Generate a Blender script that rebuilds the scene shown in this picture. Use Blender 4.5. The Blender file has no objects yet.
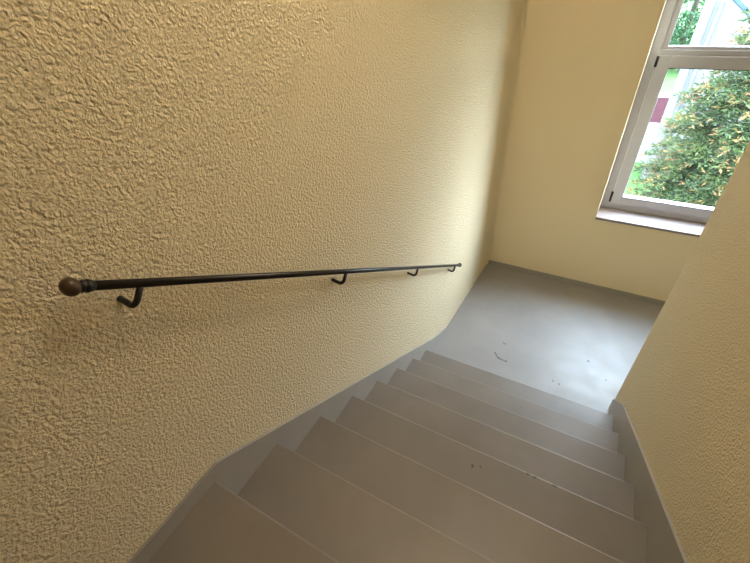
import bpy, bmesh, math, random
from mathutils import Vector, Matrix
random.seed(7)
S = bpy.context.scene
COL = S.collection

# ------------------------------------------------------------------ dimensions (metres)
R, G, NR = 0.175, 0.2712, 8            # riser, going, risers in the flight
W = 1.4301                             # stair width
D = 3.5875                             # back wall of the half landing
TOP = NR * R                           # upper floor level
PITCH = R / G
YB = 2.10                              # where the left wall starts to close in on the landing
YB2 = 2.385                            # where the left skirting runs out on the landing floor
SK = 0.0536                            # landing skirting height
HL, HR = 0.0868, 0.1664                # skirting above the nosing line, left and right
YE = 2.1193                            # end of the dividing wall
DIV = 0.26                             # its thickness
XR = 3.12                              # outer right wall
CEIL = 4.0
YREAR = -2.4
WX0, WX1, WZ0, WZ1 = 0.9948, 2.25, 0.80, 2.74     # window opening
YF = 3.815                             # inner face of the window frame
GZ = -4.0                              # garden level

# ------------------------------------------------------------------ helpers
def tag(o, label=None, cat=None, group=None, kind=None):
    if label: o['label'] = label
    if cat: o['category'] = cat
    if group: o['group'] = group
    if kind: o['kind'] = kind
    return o

def empty(name, loc, label=None, cat=None, kind=None, group=None):
    o = bpy.data.objects.new(name, None)
    o.location = loc
    o.empty_display_size = 0.1
    COL.objects.link(o)
    return tag(o, label, cat, group, kind)

class MB:
    """collects geometry in world coordinates and links it as one mesh object"""
    def __init__(self): self.bm = bmesh.new()
    def box(self, a, b, bevel=0.0, seg=2):
        t = bmesh.new()
        bmesh.ops.create_cube(t, size=1.0)
        for v in t.verts:
            v.co = Vector([(a[i] + b[i]) / 2 + v.co[i] * (b[i] - a[i]) for i in range(3)])
        if bevel: bmesh.ops.bevel(t, geom=t.edges[:], offset=bevel, segments=seg, profile=0.5, affect='EDGES')
        self.join(t); return self
    def prism(self, pts, axis, lo, hi, bevel=0.0):
        """polygon in the plane across `axis`, pushed from lo to hi"""
        def P(p, h):
            if axis == 'x': return Vector((h, p[0], p[1]))
            if axis == 'y': return Vector((p[0], h, p[1]))
            return Vector((p[0], p[1], h))
        t = bmesh.new()
        A = [t.verts.new(P(p, lo)) for p in pts]; B = [t.verts.new(P(p, hi)) for p in pts]
        t.faces.new(A); t.faces.new(B[::-1])
        n = len(pts)
        for i in range(n): t.faces.new((A[i], B[i], B[(i + 1) % n], A[(i + 1) % n]))
        bmesh.ops.recalc_face_normals(t, faces=t.faces[:])
        if bevel: bmesh.ops.bevel(t, geom=t.edges[:], offset=bevel, segments=2, profile=0.5, affect='EDGES')
        self.join(t); return self
    def tube(self, path, rad, n=16, cap=True):
        path = [Vector(p) for p in path]
        rads = rad if isinstance(rad, (list, tuple)) else [rad] * len(path)
        t = bmesh.new(); rings = []; ref = None
        for i, p in enumerate(path):
            d = (path[min(i + 1, len(path) - 1)] - path[max(i - 1, 0)]).normalized()
            if ref is None:
                ref = Vector((0, 0, 1)) if abs(d.z) < 0.9 else Vector((1, 0, 0))
            u = (ref - d * ref.dot(d)).normalized(); v = d.cross(u); ref = u
            rings.append([t.verts.new(p + (u * math.cos(2 * math.pi * k / n) + v * math.sin(2 * math.pi * k / n)) * rads[i]) for k in range(n)])
        for a, b in zip(rings, rings[1:]):
            for k in range(n): t.faces.new((a[k], a[(k + 1) % n], b[(k + 1) % n], b[k]))
        if cap:
            t.faces.new(rings[0][::-1]); t.faces.new(rings[-1])
        bmesh.ops.recalc_face_normals(t, faces=t.faces[:])
        for f in t.faces: f.smooth = len(f.verts) == 4
        self.join(t); return self
    def ball(self, c, r, sx=1, sy=1, sz=1, sub=4):
        t = bmesh.new()
        bmesh.ops.create_icosphere(t, subdivisions=sub, radius=r)
        for v in t.verts: v.co = Vector((c[0] + v.co.x * sx, c[1] + v.co.y * sy, c[2] + v.co.z * sz))
        for f in t.faces: f.smooth = True
        self.join(t); return self
    def join(self, t):
        m = bpy.data.meshes.new('t'); t.to_mesh(m); t.free()
        self.bm.from_mesh(m); bpy.data.meshes.remove(m)
    def build(self, name, mat, parent=None):
        me = bpy.data.meshes.new(name)
        self.bm.to_mesh(me); self.bm.free()
        return link_mesh(name, me, mat, parent)

def link_mesh(name, me, mat, parent=None):
    o = bpy.data.objects.new(name, me)
    me.materials.append(mat)
    COL.objects.link(o)
    if parent:
        bpy.context.view_layer.update()
        o.parent = parent
        o.matrix_parent_inverse = parent.matrix_world.inverted()
    return o

def raw_mesh(name, verts, faces, mat, parent=None, smooth=False):
    me = bpy.data.meshes.new(name)
    me.from_pydata(verts, [], faces)
    if smooth: me.polygons.foreach_set('use_smooth', [True] * len(me.polygons))
    me.update()
    return link_mesh(name, me, mat, parent)

def arc(cx, cy, r, a0, a1, n=6):
    return [(cx + r * math.cos(math.radians(a0 + (a1 - a0) * i / n)), cy + r * math.sin(math.radians(a0 + (a1 - a0) * i / n))) for i in range(n + 1)]

# ------------------------------------------------------------------ materials
class Mat:
    def __init__(self, name, base=(0.5, 0.5, 0.5), rough=0.5, metal=0.0, spec=0.5):
        self.m = bpy.data.materials.new(name); self.m.use_nodes = True
        self.nt = self.m.node_tree; self.nt.nodes.clear()
        self.out = self.n('ShaderNodeOutputMaterial')
        self.b = self.n('ShaderNodeBsdfPrincipled')
        self.l(self.b.outputs[0], self.out.inputs[0])
        self.b.inputs['Base Color'].default_value = (*base, 1)
        self.b.inputs['Roughness'].default_value = rough
        self.b.inputs['Metallic'].default_value = metal
        self.b.inputs['Specular IOR Level'].default_value = spec
        self.tc = self.n('ShaderNodeNewGeometry')
    def n(self, t, **kw):
        x = self.nt.nodes.new(t)
        for k, v in kw.items(): setattr(x, k, v)
        return x
    def l(self, a, b): self.nt.links.new(a, b)
    @property
    def pos(self): return self.tc.outputs['Position']
    def noise(self, scale, detail=2.0, rough=0.5, dist=0.0, vec=None):
        x = self.n('ShaderNodeTexNoise')
        x.inputs['Scale'].default_value = scale; x.inputs['Detail'].default_value = detail
        x.inputs['Roughness'].default_value = rough; x.inputs['Distortion'].default_value = dist
        self.l(vec if vec is not None else self.pos, x.inputs['Vector'])
        return x.outputs[0]
    def voro(self, scale, vec=None, feature='F1'):
        x = self.n('ShaderNodeTexVoronoi', feature=feature)
        x.inputs['Scale'].default_value = scale
        self.l(vec if vec is not None else self.pos, x.inputs['Vector'])
        return x.outputs['Distance']
    def ramp(self, fac, stops):
        x = self.n('ShaderNodeValToRGB')
        while len(x.color_ramp.elements) < len(stops): x.color_ramp.elements.new(0.5)
        for e, (p, c) in zip(x.color_ramp.elements, stops):
            e.position = p; e.color = (*c, 1) if len(c) == 3 else c
        self.l(fac, x.inputs[0]); return x.outputs[0]
    def math(self, op, a, b=None, clamp=False):
        x = self.n('ShaderNodeMath', operation=op, use_clamp=clamp)
        for i, v in enumerate((a, b)):
            if v is None: continue
            if isinstance(v, (int, float)): x.inputs[i].default_value = v
            else: self.l(v, x.inputs[i])
        return x.outputs[0]
    def mix(self, fac, a, b):
        x = self.n('ShaderNodeMix', data_type='RGBA')
        if isinstance(fac, (int, float)): x.inputs[0].default_value = fac
        else: self.l(fac, x.inputs[0])
        for i, v in ((6, a), (7, b)):
            if isinstance(v, tuple): x.inputs[i].default_value = (*v, 1)
            else: self.l(v, x.inputs[i])
        return x.outputs[2]
    def bump(self, h, strength, dist, normal=None):
        x = self.n('ShaderNodeBump')
        x.inputs['Strength'].default_value = strength; x.inputs['Distance'].default_value = dist
        self.l(h, x.inputs['Height'])
        if normal is not None: self.l(normal, x.inputs['Normal'])
        return x.outputs[0]

def stucco(name, scale=126.0, strength=1.0, dist=0.0092, c0=(0.77, 0.66, 0.45), c1=(0.82, 0.71, 0.495)):
    M = Mat(name, rough=0.85, spec=0.25)
    wob = M.n('ShaderNodeVectorMath', operation='MULTIPLY_ADD')
    nz = M.n('ShaderNodeTexNoise'); nz.inputs['Scale'].default_value = scale * 0.8; nz.inputs['Detail'].default_value = 2.0
    M.l(M.pos, nz.inputs['Vector']); M.l(nz.outputs['Color'], wob.inputs[0])
    wob.inputs[1].default_value = (1.5 / scale,) * 3; M.l(M.pos, wob.inputs[2])
    v1 = M.voro(scale, wob.outputs[0], 'F1')
    n2 = M.noise(scale * 0.75, 4.0, 0.55, 0.4)
    h = M.math('SUBTRACT', M.math('MULTIPLY', n2, 1.7), M.math('MULTIPLY', v1, 0.55))
    M.l(M.bump(h, strength, dist), M.b.inputs['Normal'])
    big = M.noise(1.3, 3.0)
    M.l(M.mix(big, c0, c1), M.b.inputs['Base Color'])
    return M.m

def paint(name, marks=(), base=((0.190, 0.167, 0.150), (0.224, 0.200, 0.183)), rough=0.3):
    """grey floor paint, worn a little; marks = (x, y, z, radius) chips"""
    M = Mat(name, rough=rough, spec=0.5)
    big = M.noise(2.2, 4.0, 0.6)
    col = M.mix(M.ramp(big, [(0.35, (0, 0, 0)), (0.68, (1, 1, 1))]), *base)
    fine = M.noise(38, 3.0, 0.6)
    spk = M.ramp(fine, [(0.68, (0, 0, 0)), (0.76, (1, 1, 1))])
    col = M.mix(M.math('MULTIPLY', spk, 0.12), col, (0.2, 0.18, 0.16))
    wob = M.n('ShaderNodeVectorMath', operation='MULTIPLY_ADD')
    nz = M.n('ShaderNodeTexNoise'); nz.inputs['Scale'].default_value = 45; M.l(M.pos, nz.inputs['Vector'])
    M.l(nz.outputs['Color'], wob.inputs[0]); wob.inputs[1].default_value = (0.02, 0.02, 0.0); M.l(M.pos, wob.inputs[2])
    acc = None
    for (x, y, z, r) in marks:
        d = M.n('ShaderNodeVectorMath', operation='DISTANCE')
        M.l(wob.outputs[0], d.inputs[0]); d.inputs[1].default_value = (x + 0.01, y + 0.01, z)
        s = M.math('MULTIPLY', M.math('SUBTRACT', r, d.outputs['Value']), 1.0 / (0.35 * r), clamp=True)
        acc = s if acc is None else M.math('MAXIMUM', acc, s)
    if acc is not None: col = M.mix(M.math('MULTIPLY', acc, 0.85), col, (0.06, 0.055, 0.06))
    M.l(col, M.b.inputs['Base Color'])
    rr = M.ramp(M.noise(6, 3), [(0.3, (rough - 0.05,) * 3), (0.7, (rough + 0.1,) * 3)])
    M.l(rr, M.b.inputs['Roughness'])
    M.l(M.bump(M.noise(14, 3.0), 0.12, 0.004), M.b.inputs['Normal'])
    return M.m

def simple(name, base, rough=0.5, metal=0.0, spec=0.5, var=0.08, scale=8.0, bump=0.0):
    M = Mat(name, base, rough, metal, spec)
    n = M.noise(scale, 3)
    lo = tuple(c * (1 - var) for c in base); hi = tuple(min(1, c * (1 + var)) for c in base)
    M.l(M.mix(n, lo, hi), M.b.inputs['Base Color'])
    if bump: M.l(M.bump(M.noise(scale * 6, 2), bump, 0.003), M.b.inputs['Normal'])
    return M.m

def leafy(name, cols, scale=3.0, trans=0.25):
    M = Mat(name, rough=0.6, spec=0.3)
    n = M.noise(scale, 4, 0.7)
    k = len(cols)
    c = M.ramp(n, [(0.3 + 0.4 * i / (k - 1), cols[i]) for i in range(k)])
    M.l(c, M.b.inputs['Base Color'])
    t = M.n('ShaderNodeBsdfTranslucent'); M.l(c, t.inputs[0])
    mx = M.n('ShaderNodeMixShader'); mx.inputs[0].default_value = trans
    M.l(M.b.outputs[0], mx.inputs[1]); M.l(t.outputs[0], mx.inputs[2]); M.l(mx.outputs[0], M.out.inputs[0])
    return M.m

def glass(name):
    M = Mat(name)
    tr = M.n('ShaderNodeBsdfTransparent'); tr.inputs[0].default_value = (0.97, 0.985, 0.98, 1)
    gl = M.n('ShaderNodeBsdfGlossy'); gl.inputs['Roughness'].default_value = 0.0
    dt = M.n('ShaderNodeVectorMath', operation='DOT_PRODUCT')
    M.l(M.tc.outputs['Normal'], dt.inputs[0]); M.l(M.tc.outputs['Incoming'], dt.inputs[1])
    c = M.math('SUBTRACT', 1.0, M.math('ABSOLUTE', dt.outputs['Value']))
    fac = M.math('ADD', 0.04, M.math('MULTIPLY', 0.96, M.math('POWER', c, 5.0)))
    mx = M.n('ShaderNodeMixShader')
    M.l(fac, mx.inputs[0]); M.l(tr.outputs[0], mx.inputs[1]); M.l(gl.outputs[0], mx.inputs[2])
    M.l(mx.outputs[0], M.out.inputs[0])
    return M.m

M_wall = stucco('rough_cream_plaster')
M_back = stucco('fine_cream_plaster', 110, 0.25, 0.004)
M_ceil = simple('white_ceiling_paint', (0.84, 0.81, 0.74), 0.9)
curl = []
pts = [(0.506, 2.274), (0.535, 2.24), (0.564, 2.224), (0.60, 2.221), (0.634, 2.221)]
for a, b in zip(pts, pts[1:]):
    for i in range(2): curl.append((a[0] + (b[0] - a[0]) * i / 2, a[1] + (b[1] - a[1]) * i / 2, 0, 0.0105))
M_land_lit = paint('grey_floor_paint_landing_lit', curl + [(0.557, 2.419, 0, 0.009), (0.545, 2.424, 0, 0.008), (1.238, 2.528, 0, 0.015), (1.389, 2.377, 0, 0.009),
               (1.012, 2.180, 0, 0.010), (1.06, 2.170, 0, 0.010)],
               base=((0.275, 0.265, 0.265), (0.315, 0.305, 0.305)), rough=0.40)  # stair paint lightened and cooled: window light painted into the landing colour
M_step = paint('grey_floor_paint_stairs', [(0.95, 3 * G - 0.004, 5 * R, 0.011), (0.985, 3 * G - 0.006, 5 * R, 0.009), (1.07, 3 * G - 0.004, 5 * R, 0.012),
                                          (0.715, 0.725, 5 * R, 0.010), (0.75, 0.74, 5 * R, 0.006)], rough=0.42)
M_up = paint('grey_floor_paint_upper', rough=0.42)
M_skirt = simple('grey_skirting_paint', (0.32, 0.295, 0.262), 0.45, var=0.1, scale=5, bump=0.15)
M_iron = simple('black_painted_iron', (0.007, 0.006, 0.008), 0.32, var=0.2, scale=30)
M_bronze = simple('brown_bronze', (0.075, 0.042, 0.025), 0.38, 0.3, var=0.35, scale=60)
M_pvc = simple('white_window_plastic', (0.46, 0.445, 0.49), 0.35, var=0.03)
M_sill = simple('pale_sill_laminate', (0.29, 0.24, 0.232), 0.45, var=0.04)
M_gasket = simple('black_rubber', (0.012, 0.012, 0.014), 0.6)
M_glass = glass('window_glass')

# ------------------------------------------------------------------ room shell
def struct(o): o['kind'] = 'structure'; return o

XL = -0.01
XC = XL + 0.062                        # left wall at the back corner: the landing narrows a little
rc = 0.035
left = [(XL, YREAR - 0.2), (XL, YB), (XC - 0.002, D - rc)] + [(XC + rc - rc * math.cos(math.radians(a)), D - rc + rc * math.sin(math.radians(a))) for a in (22, 45, 68, 90)] + [(XC + rc, D + 0.2), (-0.25, D + 0.2), (-0.25, YREAR - 0.2)]
struct(MB().prism(left, 'z', GZ, CEIL).build('wall_left', M_wall))
wb = MB()
YO = 3.96
wb.prism([(XC + 0.02, D), (WX0 - 0.012, D), (WX0 - 0.003, D + 0.003), (WX0, D + 0.012), (WX0, YO), (XC + 0.02, YO)], 'z', WZ0 - 0.01, WZ1); wb.box((XC + 0.02, D, GZ), (WX0, YO, WZ0 - 0.01)); wb.box((XC + 0.02, D, WZ1), (WX0, YO, CEIL)); wb.box((WX1, D, GZ), (XR + 0.2, YO, CEIL))
wb.box((WX0, D, GZ), (WX1, YO, WZ0 - 0.01)); wb.box((WX0, D, WZ1), (WX1, YO, CEIL))
struct(wb.build('wall_back', M_back))
x0, x1, rr = W + 0.01, W + 0.01 + DIV, 0.012
div = [(x0, -0.02), (x0, YE - rr)] + arc(x0 + rr, YE - rr, rr, 180, 90) + arc(x1 - rr, YE - rr, rr, 90, 0) + [(x1, -0.02)]
struct(MB().prism(div, 'z', -2 * R, CEIL).build('wall_right', M_wall))
struct(MB().box((XR, YREAR - 0.2, GZ), (XR + 0.2, D, CEIL)).build('wall_outer', M_back))
struct(MB().box((XL, YREAR - 0.2, TOP - 0.2), (XR, YREAR, CEIL)).build('wall_rear', M_back))
struct(MB().box((x1, -0.22, TOP), (XR, -0.02, CEIL)).build('wall_front', M_back))
struct(MB().box((XL, YREAR - 0.2, CEIL), (XR + 0.2, YO, CEIL + 0.2)).build('ceiling', M_ceil))
struct(MB().box((XL, 7 * G, -0.22), (XR, D, 0.0), 0.0).build('floor', M_land_lit))
up = MB().prism([(YREAR, TOP - 0.22), (YREAR, TOP), (-0.006, TOP), (-0.0018, TOP - 0.0018), (0.0, TOP - 0.006), (0.0, TOP - 0.22)], 'x', 0.0, W)
up.box((W, YREAR, TOP - 0.22), (XR, -0.02, TOP))
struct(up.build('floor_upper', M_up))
struct(MB().box((x1, YREAR, -1.65), (XR, 7 * G, -1.45)).build('floor_lower', M_up))
struct(MB().box((x1, YREAR - 0.2, -1.65), (XR, YREAR, TOP - 0.2)).build('wall_lower', M_back))
struct(MB().box((x1 - 0.2, YREAR, -1.65), (x1, -0.02, TOP - 0.22)).build('wall_stairwell', M_back))

# the visible flight
stair = empty('staircase', (0, 0, 0), 'grey painted flight of stairs going down to the half landing', 'staircase')
for k in range(1, 8):
    z = (NR - k) * R; ya, yb = (k - 1) * G, k * G; zb = max(z - R - 0.1, -0.1) if k < 7 else 0.0
    prof = [(ya, zb), (ya, z), (yb - 0.006, z), (yb - 0.0018, z - 0.0018), (yb, z - 0.006), (yb, zb)]
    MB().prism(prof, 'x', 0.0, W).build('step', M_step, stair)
# second flight, behind the dividing wall, going further down
low = MB()
for k in range(8):
    z = -k * R
    low.box((x1, 7 * G - (k + 1) * G, z - 2 * R), (XR, 7 * G - k * G, z - R))
struct(low.build('stairs_lower', M_up))

# skirting boards
zl = lambda y, h: TOP - PITCH * y + h
SKU = 0.066
yb1 = (HL - SKU) / PITCH
bl = MB().prism([(YREAR, TOP - 0.02), (YREAR, TOP + SKU), (yb1, TOP + SKU), (YB, zl(YB, HL)), (YB, -0.02), (7 * G, -0.02), (0.0, TOP - 0.3)], 'x', XL - 0.004, 0.0)
xe = XL + (XC - XL) * (YB2 - YB) / (D - YB)
tb = bmesh.new()
q = [tb.verts.new(v) for v in ((0.0, YB, -0.02), (0.0, YB, zl(YB, HL)), (xe + 0.008, YB2, 0.003), (xe + 0.008, YB2, -0.02),
                               (XL - 0.004, YB, -0.02), (XL - 0.004, YB, zl(YB, HL)), (xe - 0.004, YB2, 0.003), (xe - 0.004, YB2, -0.02))]
for f_ in ((0, 1, 2, 3), (7, 6, 5, 4), (1, 5, 6, 2), (3, 2, 6, 7), (0, 3, 7, 4), (0, 4, 5, 1)): tb.faces.new([q[i] for i in f_])
bmesh.ops.recalc_face_normals(tb, faces=tb.faces[:]); bl.join(tb)
struct(bl.build('baseboard_left', M_skirt))
struct(MB().box((XC, D - 0.009, -0.02), (XR, D + 0.004, SK), 0.0).build('baseboard_back', M_skirt))
zr_e = zl(YE - 0.01, HR)
br = MB().prism([(-0.02, TOP - 0.1), (-0.02, TOP + HR), (0.0, TOP + HR), (1.84, zl(1.84, HR)), (YE - 0.01, zr_e - 0.10), (YE - 0.01, 0.0), (7 * G, 0.0), (0.0, TOP - 0.3)], 'x', W, W + 0.014)
struct(br.build('baseboard_right', M_skirt))

# ------------------------------------------------------------------ window
win = struct(empty('window_1', (1.6, YF, WZ0)))
FX = 1.0735; SX = 1.1625; UX = 1.1135
def frame_ring(o, xa, xb, za, zb, l, r, b, t, ya, yb, bev=0.004):
    o.box((xa, ya, za), (xa + l, yb, zb), bev); o.box((xb - r, ya, za), (xb, yb, zb), bev)
    o.box((xa + l - 0.002, ya, za), (xb - r + 0.002, yb, za + b), bev); o.box((xa + l - 0.002, ya, zb - t), (xb - r + 0.002, yb, zb), bev)
    return o
fr = frame_ring(MB(), WX0, WX1, 0.807, WZ1, FX - WX0, FX - WX0, 0.066, 0.08, YF, YF + 0.075)
fr.box((FX - 0.002, YF, 2.112), (WX1 - (FX - WX0) + 0.002, YF + 0.075, 2.150), 0.004)
fr.build('frame', M_pvc, win)
XB = WX1 - (FX - WX0)
sash = frame_ring(MB(), FX - 0.003, XB + 0.003, 0.870, 2.114, SX - FX + 0.003, SX - FX + 0.003, 0.0775, 0.086, YF - 0.016, YF + 0.06, 0.006).build('sash', M_pvc, win)
MB().box((SX - 0.006, YF + 0.024, 0.94), (XB - (SX - FX) + 0.006, YF + 0.03, 2.035)).build('glass_pane', M_glass, sash)
bead = frame_ring(MB(), FX - 0.003, XB + 0.003, 2.146, WZ1 - 0.076, UX - FX + 0.003, UX - FX + 0.003, 0.027, 0.03, YF + 0.012, YF + 0.06, 0.004).build('fixed_light_frame', M_pvc, win)
MB().box((UX - 0.006, YF + 0.034, 2.168), (XB - (UX - FX) + 0.006, YF + 0.04, WZ1 - 0.10)).build('glass_pane', M_glass, bead)
for za, zb in ((2.035, 2.108), (0.885, 0.985)):
    h = MB().tube([(FX - 0.004, YF - 0.012, za), (FX - 0.004, YF - 0.012, zb)], 0.0105, 12).build('hinge', M_gasket, win)
    h['label'] = 'black hinge'
ga = MB()
ga.box((SX - 0.003, YF - 0.0175, 0.9435), (XB - (SX - FX) + 0.003, YF - 0.012, 0.9475))
ga.box((SX - 0.003, YF - 0.0175, 2.028), (XB - (SX - FX) + 0.003, YF - 0.012, 2.031))
ga.build('gasket', M_gasket, sash)
hd = MB().box((XB - 0.055, YF - 0.028, 1.40), (XB - 0.025, YF - 0.014, 1.47), 0.003)
hd.tube([(XB - 0.04, YF - 0.02, 1.435), (XB - 0.04, YF - 0.06, 1.435)], 0.008, 12)
hd.tube([(XB - 0.04, YF - 0.055, 1.445), (XB - 0.04, YF - 0.058, 1.33)], 0.009, 12)
hd.build('handle', M_pvc, sash)
struct(MB().box((WX0 - 0.006, D - 0.014, 0.789), (WX1 + 0.006, YF + 0.01, 0.8135), 0.004).build('window_sill', M_sill))

# ------------------------------------------------------------------ handrail
RX, RX1, RY0, RZ0, RY1, RS = 0.042, 0.05, -0.0432, 2.2999, 2.4879, 0.6345
rz = lambda y: RZ0 - RS * (y - RY0)
P0, P1 = Vector((RX, RY0, RZ0)), Vector((RX1, RY1, rz(RY1)))
t = (P1 - P0).normalized()
rail = empty('handrail', tuple(P0), 'slim black iron handrail with ball ends sloping down the left plaster wall', 'handrail')
RB = 0.0102
MB().tube([P0 + t * 0.04, P1 - t * 0.008], RB, 24).build('bar', M_iron, rail)
cl = MB().tube([P0 + t * s for s in (0.012, 0.017, 0.020, 0.0205, 0.026, 0.0265, 0.03, 0.036, 0.0365, 0.042)],
               [0.010, 0.0115, 0.0135, 0.0115, 0.0115, 0.0138, 0.0138, 0.0125, 0.0112, 0.0108], 24).build('collar', M_iron, rail)
b0 = MB().ball(P0, 0.0195, 1.0, 0.88, 1.0).build('ball_end', M_bronze, rail); b0['label'] = 'brown bronze ball at the near end'
MB().ball(P1, 0.0175).build('ball_end', M_iron, rail)
for ya in (0.074, 0.838, 1.594, 2.362):
    A = P0.lerp(P1, (ya - RY0) / (RY1 - RY0))
    dn = Vector((0, -0.028, -0.036)).normalized()
    rb, lg = 0.019, 0.037
    path = [A + dn * 0.004, A + dn * lg]
    c = A + dn * lg + Vector((-rb, 0, 0))
    for a in range(15, 106, 15):
        path.append(c + Vector((rb * math.cos(math.radians(a)), 0, 0)) + dn * (rb * math.sin(math.radians(a))))
    e = path[-1]
    path.append(Vector((XL - 0.01, e.y - 0.001, e.z + 0.30 * (e.x - XL))))
    MB().tube(path, 0.0074, 14).build('bracket', M_iron, rail)

# ------------------------------------------------------------------ outside
M_lawn = simple('mown_grass', (0.035, 0.08, 0.02), 0.9, spec=0.1, var=0.35, scale=2.0)
M_pave = simple('pale_paving', (0.10, 0.10, 0.105), 0.85, var=0.08, scale=1.0)
M_white = simple('white_render', (0.105, 0.108, 0.112), 0.9, var=0.03)
M_pipe = simple('grey_zinc', (0.05, 0.057, 0.068), 0.5, var=0.05)
M_roof = simple('blue_grey_sheet_roof', (0.045, 0.072, 0.125), 0.85, spec=0.08, var=0.12, scale=2)
M_fence = simple('faded_red_paint', (0.085, 0.024, 0.034), 0.8, var=0.25, scale=3)
M_bark = simple('brown_bark', (0.035, 0.024, 0.016), 0.9, var=0.3)
M_nee = leafy('conifer_green', [(0.012, 0.026, 0.012), (0.042, 0.070, 0.026), (0.085, 0.115, 0.035)], 2.5)
M_tip = leafy('yellow_orange_shoots', [(0.10, 0.10, 0.025), (0.15, 0.095, 0.035), (0.13, 0.065, 0.03)], 2.0)
M_leaf = leafy('garden_tree_leaves', [(0.008, 0.028, 0.012), (0.02, 0.06, 0.022), (0.035, 0.10, 0.03)], 0.9)

def ground(name, xa, xb, ya, yb, z, mat):
    struct(MB().box((xa, ya, z - 0.2), (xb, yb, z)).build(name, mat))
ground('ground', -60, 70, YO, 140, GZ - 0.03, M_lawn)
ground('lawn', -12, 2.4, 5.0, 18.6, GZ, M_lawn)
ground('pavement', -20, 14, 18.6, 24.9, GZ, M_pave)
ground('path', -20, 14, 29.4, 31.0, GZ, M_pave)

HX, HY = 2.49, 17.0
house = empty('house', (HX, HY, GZ), 'white rendered house with a bluish lean-to roof seen through the window', 'house')
SL = 0.775
HW, HD = 4.6, 6.2
zt = 2.01
MB().prism([(HX, GZ - 0.05), (HX, zt), (HX + HW, zt - SL * HW), (HX + HW, GZ - 0.05)], 'y', HY, HY + HD).build('wall', M_white, house)
MB().prism([(HX - 0.15, zt + 0.13), (HX - 0.15, zt + 0.25), (HX + HW + 0.3, zt + 0.13 - SL * (HW + 0.3)), (HX + HW + 0.3, zt - SL * (HW + 0.45) + 0.13)], 'y', HY - 0.03, HY + HD + 0.2).build('roof', M_roof, house)
MB().box((HX - 0.02, HY - 0.04, GZ - 0.05), (HX + 0.24, HY + 0.02, zt - 0.2), 0.01).build('corner_trim', M_white, house)
dp = MB().tube([(HX + 0.40, HY - 0.09, GZ - 0.05), (HX + 0.40, HY - 0.09, zt - 0.5)], 0.05, 12)
dp.build('downpipe', M_pipe, house)

house.rotation_euler.z = math.radians(-7.5)

fence = empty('garden_fence', (0, 24.3, GZ), 'low faded red board fence between pale paving and green lawn outside', 'fence')
fb = MB()
x = -9.0
while x < 8.0:
    fb.box((x, 24.28, GZ + 0.03), (x + 0.1845, 24.305, GZ + 1.2 + 0.01 * random.uniform(-1, 1))); x += 0.185
fb.build('board_panel', M_fence, fence)
fr_ = MB(); fr_.box((-9, 24.305, GZ + 0.25), (8, 24.35, GZ + 0.33)); fr_.box((-9, 24.305, GZ + 0.9), (8, 24.35, GZ + 0.98))
fr_.build('fence_rail', M_fence, fence)
for i in range(9):
    MB().box((-8.9 + i * 2.1, 24.35, GZ - 0.1), (-8.8 + i * 2.1, 24.45, GZ + 1.2)).build('post', M_fence, fence)

def leaf_quad(V, F, c, d, w, l, n):
    """a pointed leaf from c along d, in the plane across n"""
    d = d.normalized(); s = d.cross(n)
    s = s.normalized() if s.length > 1e-4 else Vector((1, 0, 0))
    b = len(V)
    up_ = s.cross(d) * (0.12 * l)
    V += [tuple(c), tuple(c + d * l * 0.45 + s * w / 2 + up_), tuple(c + d * l), tuple(c + d * l * 0.45 - s * w / 2 + up_)]
    F.append((b, b + 1, b + 2, b + 3))

def rv():
    while True:
        v = Vector((random.uniform(-1, 1), random.uniform(-1, 1), random.uniform(-1, 1)))
        if 0.05 < v.length < 1: return v.normalized()

# loose conifer just outside
TX, TY = 3.15, 9.8
con = empty('conifer_tree', (TX, TY, GZ), 'loose green conifer with yellow orange shoots close outside the window', 'tree')
HT = 6.7
MB().tube([(TX, TY, GZ - 0.1), (TX + 0.05, TY, GZ + 3), (TX, TY, GZ + HT - 0.3)], [0.16, 0.11, 0.02], 12).build('trunk', M_bark, con)
bmb = MB(); V, F, V2, F2 = [], [], [], []
nb = 560
for i in range(nb):
    h = 0.5 + (HT - 0.6) * (i + random.random()) / nb
    rad = 2.0 * (1 - h / HT) ** 0.6 + 0.1
    L = rad * random.uniform(0.72, 1.08)
    az = random.uniform(0, 2 * math.pi)
    out = Vector((math.cos(az), math.sin(az), 0))
    base = Vector((TX, TY, GZ + h))
    P = lambda s: base + out * (L * s) + Vector((0, 0, 0.30 * L * s - 0.38 * L * s * s))
    if i % 2 == 0: bmb.tube([P(0), P(0.5), P(0.95)], [0.02, 0.012, 0.004], 5)
    side = out.cross(Vector((0, 0, 1)))
    s = 0.22
    while s < 1.0:
        for sg in (-1, 1):
            tw = (out * random.uniform(0.5, 0.9) + side * sg * random.uniform(0.5, 1.0) + Vector((0, 0, random.uniform(-0.35, 0.3)))).normalized()
            tl = random.uniform(0.14, 0.32) * (1.25 - 0.5 * s)
            c = P(s)
            tip = s > 0.72 and random.random() < 0.45
            for q in range(6):
                lc = c + tw * (tl * q / 6)
                dd = (tw + rv() * 0.75).normalized()
                A_ = (V2, F2) if tip and q >= 3 else (V, F)
                leaf_quad(*A_, lc, dd, random.uniform(0.024, 0.04), random.uniform(0.08, 0.13), rv())
        s += 0.11 / max(L, 0.4)
bmb.build('branches', M_bark, con)
raw_mesh('foliage', V, F, M_nee, con)
sh = raw_mesh('young_shoots', V2, F2, M_tip, con); sh['label'] = 'yellow orange young shoots'

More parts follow.
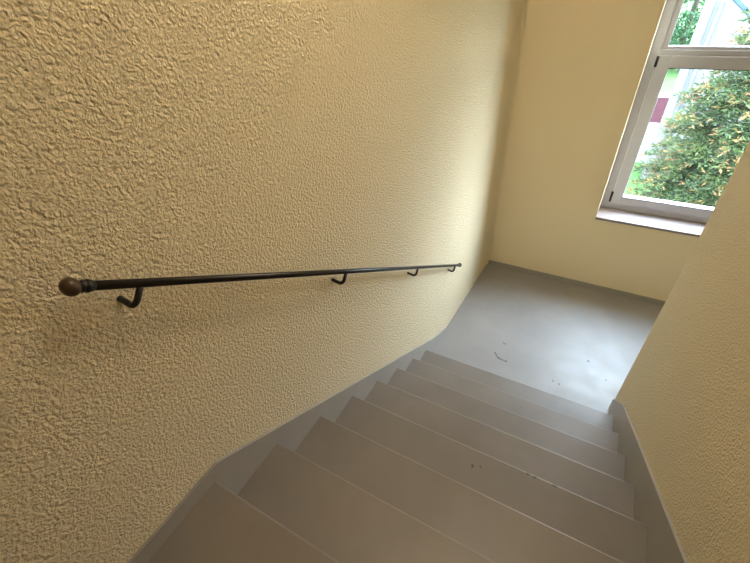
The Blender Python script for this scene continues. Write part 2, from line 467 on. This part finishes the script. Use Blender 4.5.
def broadleaf(x, y, h, r, label):
    o = empty('garden_tree', (x, y, GZ), label, 'tree')
    MB().tube([(x, y, GZ - 0.1), (x + 0.1, y, GZ + h * 0.5), (x, y, GZ + h * 0.8)], [0.22, 0.15, 0.05], 10).build('trunk', M_bark, o)
    V, F = [], []
    blobs = []
    for _ in range(34):
        a = random.uniform(0, 6.283); q = math.sqrt(random.random()) * r * 0.85; z = random.uniform(0.06, 0.95)
        q *= (1 - 0.55 * abs(z - 0.4))
        blobs.append((Vector((x + q * math.cos(a), y + q * math.sin(a), GZ + z * h)), random.uniform(0.55, 1.05)))
    for c, br_ in blobs:
        for _ in range(170):
            d = rv(); p = c + d * br_ * random.uniform(0.55, 1.0)
            leaf_quad(V, F, p, (d + rv()).normalized(), random.uniform(0.12, 0.22), random.uniform(0.2, 0.36), rv())
    raw_mesh('foliage', V, F, M_leaf, o)
broadleaf(3.9, 38.5, 8.2, 3.0, 'dark green leafy tree between window frame and white house corner')

# ------------------------------------------------------------------ light
SKY_BASE, SKY_ZENITH = 4.8, 5.5
SKY_LOBES = (((0.86, 0.36, 0.36), 8.0, 17.0), ((0.235, 0.407, 0.883), 40.0, 8.0))   # direction, sharpness, strength
w = bpy.data.worlds.new('bright_overcast_sky'); S.world = w; w.use_nodes = True
nt = w.node_tree; nt.nodes.clear()
o_ = nt.nodes.new('ShaderNodeOutputWorld'); bg = nt.nodes.new('ShaderNodeBackground')
tc = nt.nodes.new('ShaderNodeTexCoord'); sx = nt.nodes.new('ShaderNodeSeparateXYZ'); rp = nt.nodes.new('ShaderNodeValToRGB')
nt.links.new(tc.outputs['Generated'], sx.inputs[0]); nt.links.new(sx.outputs['Z'], rp.inputs[0])
rp.color_ramp.elements[0].position = 0.0; rp.color_ramp.elements[0].color = (0.80, 0.90, 1.0, 1)
rp.color_ramp.elements[1].position = 0.7; rp.color_ramp.elements[1].color = (0.66, 0.82, 1.0, 1)
nt.links.new(rp.outputs[0], bg.inputs[0])
# bright cloud ahead of the window and to its right
def wm(op, a, b=None):
    x = nt.nodes.new('ShaderNodeMath'); x.operation = op
    for i, v in enumerate((a, b)):
        if v is None: continue
        if isinstance(v, (int, float)): x.inputs[i].default_value = v
        else: nt.links.new(v, x.inputs[i])
    return x.outputs[0]
lum = wm('ADD', wm('MULTIPLY', wm('MAXIMUM', sx.outputs['Z'], 0.0), SKY_ZENITH), SKY_BASE)
for d, p, k in SKY_LOBES:
    dt = nt.nodes.new('ShaderNodeVectorMath'); dt.operation = 'DOT_PRODUCT'
    nt.links.new(tc.outputs['Generated'], dt.inputs[0]); dt.inputs[1].default_value = Vector(d).normalized()
    lum = wm('ADD', wm('MULTIPLY', wm('POWER', wm('MAXIMUM', dt.outputs['Value'], 0.0), p), k), lum)
nt.links.new(lum, bg.inputs[1])
nt.links.new(bg.outputs[0], o_.inputs[0])

pl = bpy.data.lights.new('window_portal', 'AREA'); pl.shape = 'RECTANGLE'; pl.size = WX1 - WX0; pl.size_y = WZ1 - WZ0
pl.cycles.is_portal = True
po = bpy.data.objects.new('window_portal', pl); COL.objects.link(po)
po.location = ((WX0 + WX1) / 2, YF + 0.1, (WZ0 + WZ1) / 2); po.rotation_euler = (math.radians(-90), 0, 0)

# added fill light: unseen glowing globe above the flight
lamp = empty('added_fill_lamp', (0.74, 1.0, CEIL), 'added fill lamp, an unseen glowing globe above the stairs', 'lamp')
MB().tube([(0.74, 1.0, CEIL), (0.74, 1.0, CEIL - 0.05)], 0.08, 24).build('fill_lamp_plate', M_pvc, lamp)
M_fill_glow = bpy.data.materials.new('fill_lamp_glow'); M_fill_glow.use_nodes = True
pb = M_fill_glow.node_tree.nodes['Principled BSDF']
pb.inputs['Emission Color'].default_value = (1.0, 0.86, 0.66, 1); pb.inputs['Emission Strength'].default_value = 13.0
MB().ball((0.74, 1.0, CEIL - 0.19), 0.15, sub=3).build('globe', M_fill_glow, lamp)

# ------------------------------------------------------------------ camera
f, cx, cy, cz, ya, pi_, ro = 394.946, 0.8592, -0.2649, 2.7378, -0.5492, -0.6614, -0.0739
ca, sa, cb, sb, cc, sc = math.cos(ya), math.sin(ya), math.cos(pi_), math.sin(pi_), math.cos(ro), math.sin(ro)
fw = Vector((sa * cb, ca * cb, sb)); rt = Vector((ca, -sa, 0)); up_ = rt.cross(fw)
r2 = rt * cc + up_ * sc; u2 = -rt * sc + up_ * cc
cd = bpy.data.cameras.new('camera'); cam = bpy.data.objects.new('camera', cd); COL.objects.link(cam)
cd.sensor_fit = 'HORIZONTAL'; cd.sensor_width = 36.0; cd.lens = f / 750 * 36.0; cd.clip_start = 0.02; cd.clip_end = 500
m = Matrix((r2, u2, -fw)).transposed().to_4x4(); m.translation = Vector((cx, cy, cz)); cam.matrix_world = m
S.camera = cam

S.view_settings.view_transform = 'Standard'; S.view_settings.look = 'None'
S.view_settings.gamma = 1.0; S.view_settings.use_curve_mapping = False
S.view_settings.exposure = 1.8
S.cycles.diffuse_bounces = 8; S.cycles.max_bounces = 16; S.cycles.transparent_max_bounces = 16
